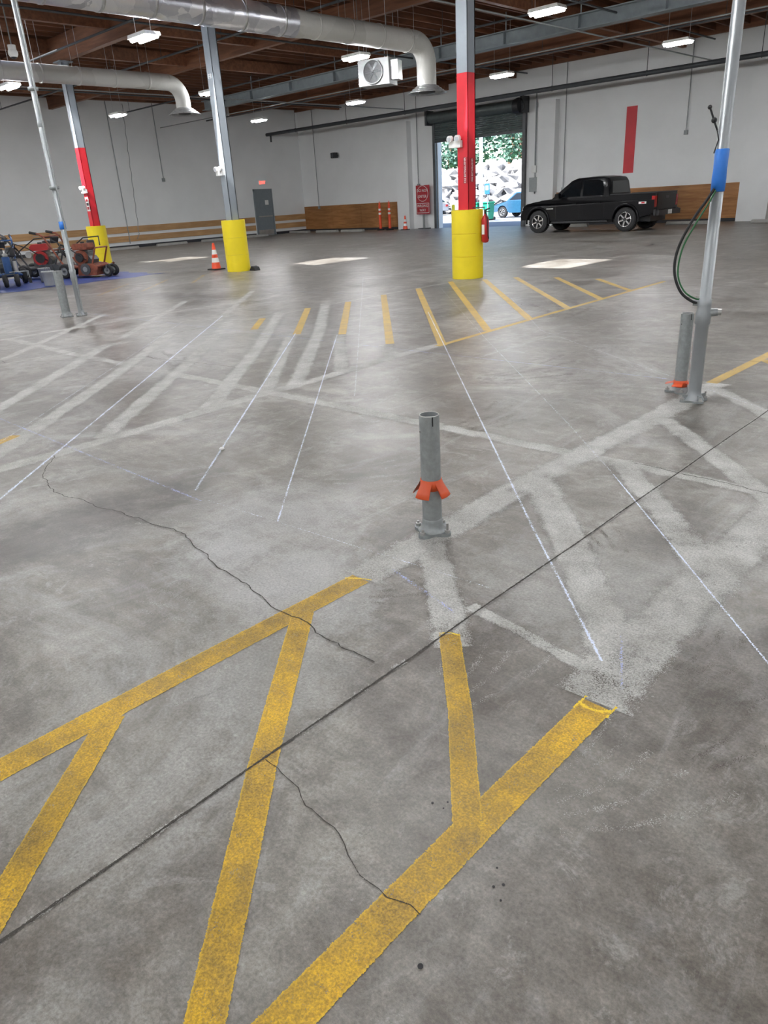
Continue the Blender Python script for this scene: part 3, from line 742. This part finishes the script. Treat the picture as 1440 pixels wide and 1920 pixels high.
def wc(y,z0,z1=6.6):
    o.tube([(XL+.05,y,z0),(XL+.05,y,z1)],.022,GALV,8)
    if z0>.3: o.bb(XL,XL+.09,y-.07,y+.07,z0-.16,z0,GALV)
wc(22.4,3.2);wc(19.9,.2);wc(26.6,3.0);wc(16.6,1.2)
o.tube([(XL+.2,20.7-.006*i+.02*sin(i),6.5-i*.115) for i in range(52)]+[(XL+.1,20.3,.4)],.018,GALV,6)
o.done('wall_conduit')
o=Ob()
def bc(x,z0,z1=6.5):
    o.tube([(x,YB-.06,z0),(x,YB-.06,z1)],.02,GALV,8)
    if z0>.3: o.bb(x-.07,x+.07,YB-.1,YB,z0-.16,z0,GALV)
bc(-35.2,1.4);bc(-27.3,2.2);bc(-13.3,3.4);bc(-18.7,1.6); bc(-9.4,1.5)
o.tube([(-20.2,YB-.06,1.4),(-20.2,YB-.06,5.6)],.03,GALV,8); o.bb(-20.45,-20.05,YB-.14,YB,1.5,2.1,GALV)
o.bb(-20.35,-20.1,YB-.14,YB,2.3,2.6,WHT)
o.done('wall_conduit')
o=Ob(); o.bb(-.16,.16,-.14,.14,-.14,.14,BLKPL);o.cyl((0,-.14,0),(0,-.17,0),.11,STEELD);o.bb(-.04,.04,.14,.3,-.05,.05,BLKPL);o.done('wall_speaker',loc=(-33.3,YB-.31,4.0),bevel=.02)
o=Ob(); o.sph((0,0,0),.11,WHT,12); o.cyl((0,0,.05),(0,0,.16),.09,WHT); o.sph((0,0,-.03),.09,BLKPL,12); o.tube([(0,0,.15),(0,0,1.6)],.015,GALV); o.done('dome_security_camera',loc=(-19.6,8.6,5.15))

# ------------------------------------------------------------ vehicles
def wheel(o,x,y,r,w,side,rim=CHROME):
    prof=[(r*.62,-w/2),(r*.9,-w/2),(r,-w/2+.04),(r,w/2-.04),(r*.9,w/2),(r*.62,w/2)]
    o.lathe(prof,(x,y,r),BLACK,40,axis=(0,1,0))
    for i in range(32):
        a=2*pi*i/32
        o.box((x+r*.985*cos(a),y,r+r*.985*sin(a)),(.03,w*.9,.05),BLACK,Ry(-a))
    yo=y+side*w/2
    o.lathe([(r*.62,side*w/2),(r*.60,side*(w/2+.005)),(r*.55,side*(w/2-.05)),(r*.5,side*(w/2-.09)),(0,side*(w/2-.09))],(x,y,r),BLKPL,36,axis=(0,1,0))
    o.torus((x,yo,r),(0,1,0),r*.60,.014,rim,36,8)
    for i in range(6):
        a=2*pi*i/6+.3
        o.box((x+r*.33*cos(a),yo-side*.03,r+r*.33*sin(a)),(r*.5,.04,r*.13),rim,Ry(-a))
    o.cyl((x,yo-side*.07,r),(x,yo+side*.0,r),r*.15,BLKPL)
def arc(cx,cz,r,a0,a1,n=12): return [(cx+r*cos(a0+(a1-a0)*i/n),cz+r*sin(a0+(a1-a0)*i/n)) for i in range(n+1)]
def pickup(loc):
    o=Ob(); W=1.92; r=.40; FX,RX=.88,4.50
    lower=[(.10,.50)]+arc(FX,.40,.50,pi-.15,.12,16)+[(FX+.55,.42),(RX-.55,.42)]+arc(RX,.40,.50,pi-.12,.12,16)+[(5.48,.56),(5.55,.62),(5.55,1.02),(3.8,1.0),(1.6,.99),(.6,.96),(.10,.92),(.04,.78)]
    def plan(p): return .20*max(0,(.75-p[0])/.75)**2
    o.prism(lower,0,W,CARB,top=plan)
    upper=[(.10,.90),(5.55,.98),(5.55,1.235),(3.86,1.235),(3.80,1.20),(1.60,1.18),(1.30,1.165),(.75,1.12),(.32,1.05),(.12,.96)]
    o.prism(upper,0.012,W-.012,CARB,top=lambda p:plan(p)+.06*max(0,(p[1]-.95)/.25))
    o.prism([(.35,1.03),(1.45,1.14),(1.40,1.20),(.75,1.155),(.40,1.07)],.48,W-.48,CARB)
    def sec(x,zb,zt,yb,yt):
        rr=.07
        return [(x,yb,zb),(x,yb+(yt-yb)*.5,zb+(zt-zb)*.5),(x,yt,zt-rr),(x,yt+rr*.5,zt-rr*.25),(x,yt+rr*2,zt),(x,W/2,zt+.02),(x,W-yt-rr*2,zt),(x,W-yt-rr*.5,zt-rr*.25),(x,W-yt,zt-rr),(x,W-yb-(yt-yb)*.5,zb+(zt-zb)*.5),(x,W-yb,zb)]
    S=[sec(1.36,1.10,1.19,.10,.13),sec(1.60,1.10,1.38,.08,.17),sec(1.92,1.10,1.62,.08,.21),sec(2.18,1.10,1.80,.08,.235),sec(2.38,1.10,1.865,.08,.24),sec(3.0,1.10,1.885,.08,.24),sec(3.45,1.10,1.87,.08,.24),sec(3.66,1.10,1.83,.08,.235),sec(3.74,1.10,1.72,.08,.22),sec(3.80,1.10,1.25,.08,.14)]
    o.loft(S,CARB)
    def yat(z): return .08+.155*(min(z,1.80)-1.10)/.70
    def win(pts,near):
        vs=[(x,(yat(z)-.012) if near else W-yat(z)+.012,z) for x,z in pts]; n=len(vs)
        vs+=[(v[0],v[1]+(.05 if near else -.05),v[2]) for v in vs]
        o.add(vs,[tuple(range(n)),tuple(range(2*n-1,n-1,-1))]+[(i,n+i,n+(i+1)%n,(i+1)%n) for i in range(n)],GLASS)
    for nr in (True,False):
        win([(1.74,1.24),(1.90,1.40),(2.28,1.69),(2.44,1.765),(2.60,1.775),(2.62,1.24)],nr)
        win([(2.72,1.24),(2.70,1.775),(3.25,1.775),(3.44,1.72),(3.54,1.50),(3.56,1.24)],nr)
    def quad(a,b,c,d,m): o.add([a,b,c,d],[(0,1,2,3)],m)
    quad((1.46,.26,1.27),(1.46,W-.26,1.27),(2.12,W-.36,1.785),(2.12,.36,1.785),GLASS)
    quad((3.812,.30,1.30),(3.812,W-.30,1.30),(3.765,W-.36,1.70),(3.765,.36,1.70),GLASS)
    o.bb(3.90,5.47,.17,W-.17,1.236,1.242,BLACK)
    for y in(.055,W-.155): o.bb(3.84,5.54,y,y+.10,1.23,1.262,BLKPL)
    o.bb(5.46,5.565,.09,W-.09,1.23,1.262,BLKPL)
    for cx in(FX,RX):
        for y in(-.004,W+.004):
            o.tube([(cx+.505*cos(a),y,.40+.505*sin(a)) for a in [-.15+(pi+.3)*i/20 for i in range(21)]],.040,CARB,8)
    o.bb(.3,5.3,.34,W-.34,.30,.55,BLKPL)
    for cx in(FX,RX):
        for y,sd in((.13,-1),(W-.13,1)): wheel(o,cx,y,r,.27,sd)
        o.cyl((cx,.2,r),(cx,W-.2,r),.07,BLKPL)
    o.prism([(.0,.46),(.55,.46),(.40,.74),(.02,.76),(-.03,.60)],.20,W-.20,CARB)
    o.bb(-.01,.08,.48,W-.48,.74,.98,BLKPL)
    for i in range(4): o.bb(-.02,.02,.50,W-.50,.77+.055*i,.79+.055*i,STEELD)
    for a in (0,1):
        y0=.16 if a==0 else W-.44
        o.prism([(.04,.82),(.30,.84),(.34,.94),(.09,.97)],y0,y0+.28,LAMPW)
        o.cyl((-.0,.36 if a==0 else W-.36,.60),(-.03,.36 if a==0 else W-.36,.60),.05,LAMPW)
    o.bb(5.53,5.72,.06,W-.06,.50,.67,BLKPL); o.bb(5.54,5.62,.0,.25,.50,.70,BLKPL); o.bb(5.54,5.62,W-.25,W,.50,.70,BLKPL)
    o.bb(5.545,5.575,.20,W-.20,.70,1.20,CARB); o.bb(5.572,5.582,W/2-.14,W/2+.14,1.04,1.12,BLKPL)
    o.bb(5.572,5.578,.5,W-.5,.80,.97,CARB)
    for a,b in((-.005,.17),(W-.17,W+.005)): o.bb(5.44,5.565,a+.02,b-.0,.78,1.14,TAILR)
    o.bb(5.72,5.727,W/2-.16,W/2+.16,.52,.66,WHT)
    for y,sg in((0,-1),(W,1)):
        for x in(1.66,2.66,3.66): o.bb(x-.005,x+.005,min(y,y+sg*.003),max(y,y+sg*.003),.48,1.0,BLACK)
        for x in(2.46,3.42): o.bb(x-.09,x+.09,min(y,y+sg*.035),max(y,y+sg*.035),.985,1.02,CARB)
        o.prism([(1.72,1.20),(1.92,1.20),(1.90,1.38),(1.76,1.37)],min(y+sg*.02,y+sg*.24),max(y+sg*.02,y+sg*.24),CARB)
        o.tube([(1.50,y+sg*.02,.36),(3.85,y+sg*.02,.36)],.045,BLKPL)
        o.bb(4.98,5.26,min(y,y+sg*.003),max(y,y+sg*.003),.90,.97,WHT); o.bb(5.08,5.20,min(y,y+sg*.005),max(y,y+sg*.005),.91,.96,REDP)
        o.bb(1.25,1.55,min(y,y+sg*.003),max(y,y+sg*.003),.84,.87,CHROME)
    return o.done('pickup_truck',loc=loc,bevel=.012)
pickup((-17.46,26.42,.008))
def car(x,y,rz,paint,name):
    o=Ob(); W=1.8
    poly=[(.05,.35)]+arc(.85,.36,.38,pi-.1,.1,10)+[(1.4,.28),(3.1,.28)]+arc(3.6,.36,.38,pi-.1,.1,10)+[(4.4,.4),(4.45,.95),(3.9,1.0),(1.3,1.0),(.4,.85),(.05,.7)]
    o.prism(poly,0,W,paint,top=lambda p:.1*max(0,(.6-p[0])/.6))
    c=[(1.1,.98),(1.8,1.5),(3.5,1.55),(4.3,1.0)]
    o.prism(c,.05,W-.05,paint,top=lambda p:.3*(p[1]-.98))
    for s_ in(0,1):
        vs=[(a,(.05+.3*(b-.98)-.006) if s_==0 else W-(.05+.3*(b-.98)-.006),b) for a,b in((1.35,1.05),(1.85,1.44),(3.4,1.47),(3.95,1.05))]; o.add(vs,[(0,1,2,3)],GLASS)
    o.add([(1.16,.2,1.04),(1.16,W-.2,1.04),(1.74,W-.25,1.46),(1.74,.25,1.46)],[(0,1,2,3)],GLASS)
    o.add([(4.26,.2,1.06),(4.26,W-.2,1.06),(3.62,W-.25,1.50),(3.62,.25,1.50)],[(0,1,2,3)],GLASS)
    for cx in(.85,3.6):
        for yy,sd in((.11,-1),(W-.11,1)): wheel(o,cx,yy,.33,.2,sd)
    for a in(.1,W-.4): o.bb(.02,.12,a,a+.3,.62,.75,LAMPW); o.bb(4.4,4.47,a,a+.3,.7,.85,TAILR)
    o.bb(.0,.1,.5,W-.5,.4,.6,BLKPL)
    o.done(name,loc=(x,y,.003),rz=rz,bevel=.03)

# ------------------------------------------------------------ floor machines
def machine(loc,rz,body,eng,name,big=1.0,whl=.17,sprayer=True):
    o=Ob()
    def wh(x,y,r,w=.10):
        o.lathe([(r*.55,-w/2),(r*.85,-w/2),(r*.98,-w/4),(r,0),(r*.98,w/4),(r*.85,w/2),(r*.55,w/2)],(x,y,r),BLACK,28,axis=(0,1,0))
        o.lathe([(r*.58,-w/2+.005),(r*.45,-w/2+.03),(r*.2,-w/2+.02),(0,-w/2+.02)],(x,y,r),HEATG,20,axis=(0,1,0))
        o.lathe([(r*.58,w/2-.005),(r*.45,w/2-.03),(r*.2,w/2-.02),(0,w/2-.02)],(x,y,r),HEATG,20,axis=(0,1,0))
        o.cyl((x,y-w/2-.01,r),(x,y+w/2+.01,r),r*.16,STEELD,n=10)
    wh(-.35,-.30,whl);wh(-.35,.30,whl);wh(.48,-.10,whl*.8,.08);wh(.48,.10,whl*.8,.08)
    o.cyl((-.35,-.3,whl),(-.35,.3,whl),.015,STEELD); o.tube([(.48,-.14,whl*.8),(.48,-.14,whl+.08),(.48,.14,whl+.08),(.48,.14,whl*.8)],.014,STEELD,8)
    z=whl+.06
    for y in(-.21,.21): o.tube([(-.5,y,z),(.35,y,z),(.50,y*.5,z+.04)],.022,body)
    o.bb(-.45,.35,-.21,.21,z-.01,z+.02,body)
    if not sprayer:
        o.prism([(-.12,.04),(.30,.04),(.36,.2),(.22,z+.06),(-.08,z+.06)],-.24,.24,body)
        o.cyl((.08,-.26,.16),(.08,.26,.16),.11,STEELD,n=24)
        o.cyl((.08,-.27,.16),(.08,-.25,.16),.05,PLATE,n=12)
        o.tube([(.2,-.2,z),(.35,-.2,z+.35),(.35,.2,z+.35),(.2,.2,z)],.018,body)
    ez=z+.03
    o.prism([(-.20,ez),(.14,ez),(.17,ez+.10),(.12,ez+.17),(-.18,ez+.17)],-.13,.13,STEELD)
    o.box((-.01,0,ez+.22),(.22,.20,.12),STEELD)
    for i in range(5): o.box((-.01,0,ez+.18+.022*i),(.26,.24,.007),PLATE)
    o.prism([(-.19,ez+.29),(.12,ez+.29),(.15,ez+.33),(.12,ez+.41),(-.16,ez+.41),(-.21,ez+.36)],-.17,.10,eng)
    o.cyl((-.03,-.04,ez+.41),(-.03,-.04,ez+.44),.04,BLKPL,n=14)
    o.cyl((-.03,-.13,ez+.15),(-.03,-.20,ez+.15),.135,eng,n=28); o.cyl((-.03,-.20,ez+.15),(-.03,-.235,ez+.15),.085,BLKPL,n=20)
    o.lathe([(0,0),(.06,.0),(.075,.02),(.075,.16),(.06,.18),(0,.18)],(.05,.12,ez+.28),BLKPL,18)
    o.cyl((-.27,-.10,ez+.22),(-.27,.12,ez+.22),.06,PLATE,n=16); o.tube([(-.27,.12,ez+.22),(-.27,.19,ez+.22),(-.33,.22,ez+.22)],.018,STEELD,8)
    if sprayer:
        o.cyl((.30,.0,ez),(.30,.0,ez+.30),.07,body,n=20); o.lathe([(.03,.30),(.05,.31),(.05,.35),(.02,.37),(.02,.42),(0,.42)],(.30,0,ez),PLATE,16)
        o.cyl((.30,.13,ez),(.30,.13,ez+.22),.045,PLATE,n=16)
        o.tube([(.45,.0,z+.06),(.45,.33,z+.06),(.45,.33,.06)],.012,PLATE,8); o.box((.45,.33,.10),(.05,.05,.1),BLKPL)
    for y in(-.25,.25):
        o.tube([(-.40,y*.85,z),(-.60,y*.9,z+.34),(-.74,y,z+.60),(-.82,y,z+.65),(-1.0,y,z+.68)],.018,body); o.tube([(-.88,y,z+.66),(-1.03,y,z+.69)],.026,BLACK)
        o.tube([(-.84,y,z+.61),(-.97,y,z+.62)],.008,PLATE,6)
    o.tube([(-.60,-.23,z+.34),(-.60,.23,z+.34)],.016,body); o.tube([(-.74,-.25,z+.60),(-.74,.25,z+.60)],.016,body)
    o.box((-.69,0,z+.53),(.05,.2,.12),BLKPL,Ry(.4))
    for k_ in range(4): o.torus((-.50,.0,z+.30+.012*k_),(1,0,.6),.13-.008*k_,.010,BLACK,24,6)
    o.tube([(.30,.05,ez+.36),(.2,.2,ez+.52),(-.2,.25,ez+.5),(-.5,.2,ez+.3),(-.6,.1,ez+.15)],.012,BLACK,8)
    o.tube([(.1,-.2,ez+.1),(-.2,-.3,ez+.35),(-.6,-.2,ez+.5),(-.75,-.05,ez+.5)],.01,BLACK,8)
    ob=o.done(name,loc=loc,rz=rz,bevel=.004); ob.scale=(big,)*3
    return ob
machine((-20.0,6.75,.012),2.6,STEELD,STEELD,'line_striping_machine',1.3,.18)
machine((-21.0,7.8,.012),-.3,BLUEM,STEELD,'line_striping_machine',1.35,.15)
machine((-22.3,9.4,.012),.9,STEELD,REDE,'concrete_scarifier',1.45,.14,False)
machine((-20.9,10.0,.012),.5,RUST,RUST,'concrete_scarifier',1.4,.14,False)
machine((-1.75,10.9,.0),2.4,YELM,YELM,'line_striping_machine',1.1,.17)
o=Ob(); nx,ny=30,36; vs=[]
for i in range(nx+1):
    for j in range(ny+1):
        x=-23.6+4.5*i/nx+.12*sin(j*.7); y=5.3+5.9*j/ny+.12*sin(i*.9)
        vs.append((x,y,.0065+.0055*noise.noise(Vector((x*2.3,y*2.3,0)))))
o.add(vs,[(i*(ny+1)+j,(i+1)*(ny+1)+j,(i+1)*(ny+1)+j+1,i*(ny+1)+j+1) for i in range(nx) for j in range(ny)],BLUETARP,True); o.done('blue_tarp')
def bucket(x,y,m,name):
    o=Ob(); o.lathe([(0,.012),(.125,.012),(.13,.03),(.15,.33),(.157,.335),(.157,.365),(.147,.37),(.14,.35),(.12,.05),(0,.045)],(x,y,0),m,28)
    o.torus((x,y,.33),(0,1,0),.155,.004,STEELD,16,6,0,pi); o.done(name,origin=(x,y,0))
bucket(-19.5,8.2,HEATG,'plastic_bucket'); bucket(-21.0,8.75,HEATG,'plastic_bucket')

# ------------------------------------------------------------ outdoors
o=Ob(); o.bb(-90,40,YB+.3,56.0,-.25,-.02,ASPH); o.done('parking_lot')
o=Ob()
for row in range(4):
    x=-75+random.random()
    while x<-5:
        s_=random.uniform(.65,1.1)
        o.sph((x,57.2+row*.5+random.uniform(-.2,.2),.50+row*.92),s_,ROCK,6,(1.15,.8,.75),1.2); x+=s_*1.75
o.bb(-80,0,58.5,60,-.1,3.3,ROCK)
o.done('boulder_retaining_wall')
o=Ob(); o.bb(-90,30,60.3,110,-.2,3.1,GRASS); o.done('grass_bank')
for tx,ty,s_ in ((-58,64,1.2),(-53,67,1.0),(-48,63.5,1.1),(-43.5,66,1.2),(-39,63,1.0),(-35,67,1.2),(-30,64,1.0),(-62,70,1.4),(-50,74,1.6),(-41,76,1.6),(-33,74,1.5)):
    o=Ob(); h=8*s_
    o.tube([(0,0,0),(.1,0,h*.3),(-.1,.1,h*.6),(0,0,h*.9)],[.28*s_,.2*s_,.13*s_,.05],BARK,8)
    for i in range(7):
        a=i*2.4; o.tube([(0,0,h*(.25+.08*i)),(cos(a)*1.5*s_,sin(a)*1.5*s_,h*(.35+.08*i))],[.09,.03],BARK,6)
    vs=[];fs=[]
    for i in range(1500):
        u=random.random();a=random.uniform(0,2*pi);z=h*(.12+.88*u);R=h*.32*sin(pi*min(1,.12+u*.86))**.6*random.uniform(.45,1.05)
        c=Vector((R*cos(a),R*sin(a),z)); q=Matrix.Rotation(random.uniform(0,6.3),3,'Z')@Matrix.Rotation(random.uniform(0,3),3,'X'); w=random.uniform(.12,.26)
        b=len(vs); vs+=[c+q@Vector(p) for p in((-w,-w*.6,0),(w,-w*.5,0),(w*.8,w*.6,0),(-w*.7,w*.6,0))]; fs.append((b,b+1,b+2,b+3))
    o.add(vs,fs,LEAF); o.done('leafy_tree',loc=(tx,ty,3.13),fix=False)
car(-30.7,43.2,0,CARBL,'parked_car');car(-46,50.5,.0,CARW,'parked_car')
def post(x,y,h,r,m):
    o=Ob(); o.lathe([(r,-.02),(r,h-r*.5),(r*.7,h-.02),(0,h)],(x,y,0),m,20); return o
post(-26.15,33.3,1.1,.09,YELB).done('yellow_bollard',origin=(-26.15,33.3,0)); post(-21.5,33.3,1.1,.09,YELB).done('yellow_bollard',origin=(-21.5,33.3,0))
o=post(-27.6,37.8,7.5,.11,CARW); o.lathe([(.25,-.02),(.25,.6),(.12,.65)],(-27.6,37.8,0),CONC,20); o.done('light_pole',origin=(-27.6,37.8,0))
o=Ob(); o.lathe([(.03,-.02),(.03,2.1)],(-27.0,37.6,0),GALV,10); o.bb(-27.17,-26.83,37.55,37.565,1.5,2.05,mat('sign_blue',(.03,.15,.5),.5)); o.bb(-27.1,-26.9,37.54,37.551,1.72,1.95,WHT); o.done('parking_sign',origin=(-27,37.6,0))
def bin_(x,y,m):
    o=Ob(); o.prism([(-.25,.08),(.25,.08),(.32,1.0),(-.32,1.0)],-.3,.3,m); o.bb(-.35,.35,-.36,.34,1.0,1.07,m); o.cyl((-.3,.34,.1),(.3,.34,.1),.1,BLACK); o.cyl((-.3,.4,1.0),(.3,.4,1.0),.025,m); o.bb(-.22,.22,-.25,.25,0,.09,BLACK); o.done('wheeled_bin',loc=(x,y,-.018),bevel=.02)
bin_(-29.6,40,GREENB);bin_(-28.8,40.1,GREENB);bin_(-30.6,40.3,GREENB)

# ------------------------------------------------------------ light
w=bpy.data.worlds.new('sky');SC.world=w;w.use_nodes=True;nt=w.node_tree
bg=nt.nodes['Background'];sk=nt.nodes.new('ShaderNodeTexSky')
try:
    sk.sky_type='NISHITA';sk.sun_disc=False;sk.sun_elevation=radians(50);sk.sun_rotation=radians(180)
except Exception: pass
nt.links.new(sk.outputs[0],bg.inputs[0]);bg.inputs[1].default_value=.5
sd=bpy.data.lights.new('sun','SUN');sd.energy=20;sd.angle=radians(.6);sd.color=(1,.995,.985)
so=bpy.data.objects.new('sun',sd);COL.objects.link(so)
so.rotation_euler=Vector((SX,SY,-SZ)).to_track_quat('-Z','Y').to_euler();so.location=(0,-20,30)

# ------------------------------------------------------------ camera
p,r,a=radians(23.278),radians(3.488),radians(44.519)
h=Vector((-sin(a),cos(a),0));zz=Vector((0,0,1))
F=h*cos(p)-zz*sin(p);R0=Vector((cos(a),sin(a),0));U0=h*sin(p)+zz*cos(p)
R=R0*cos(r)-U0*sin(r);U=R0*sin(r)+U0*cos(r)
cd=bpy.data.cameras.new('camera');cam=bpy.data.objects.new('camera',cd);COL.objects.link(cam)
M=Matrix((( R.x,U.x,-F.x,0),(R.y,U.y,-F.y,0),(R.z,U.z,-F.z,1.56),(0,0,0,1)));cam.matrix_world=M
cd.sensor_fit='HORIZONTAL';cd.sensor_width=36;cd.lens=1360.5*36/1440;cd.clip_end=500;cd.clip_start=.05
SC.camera=cam
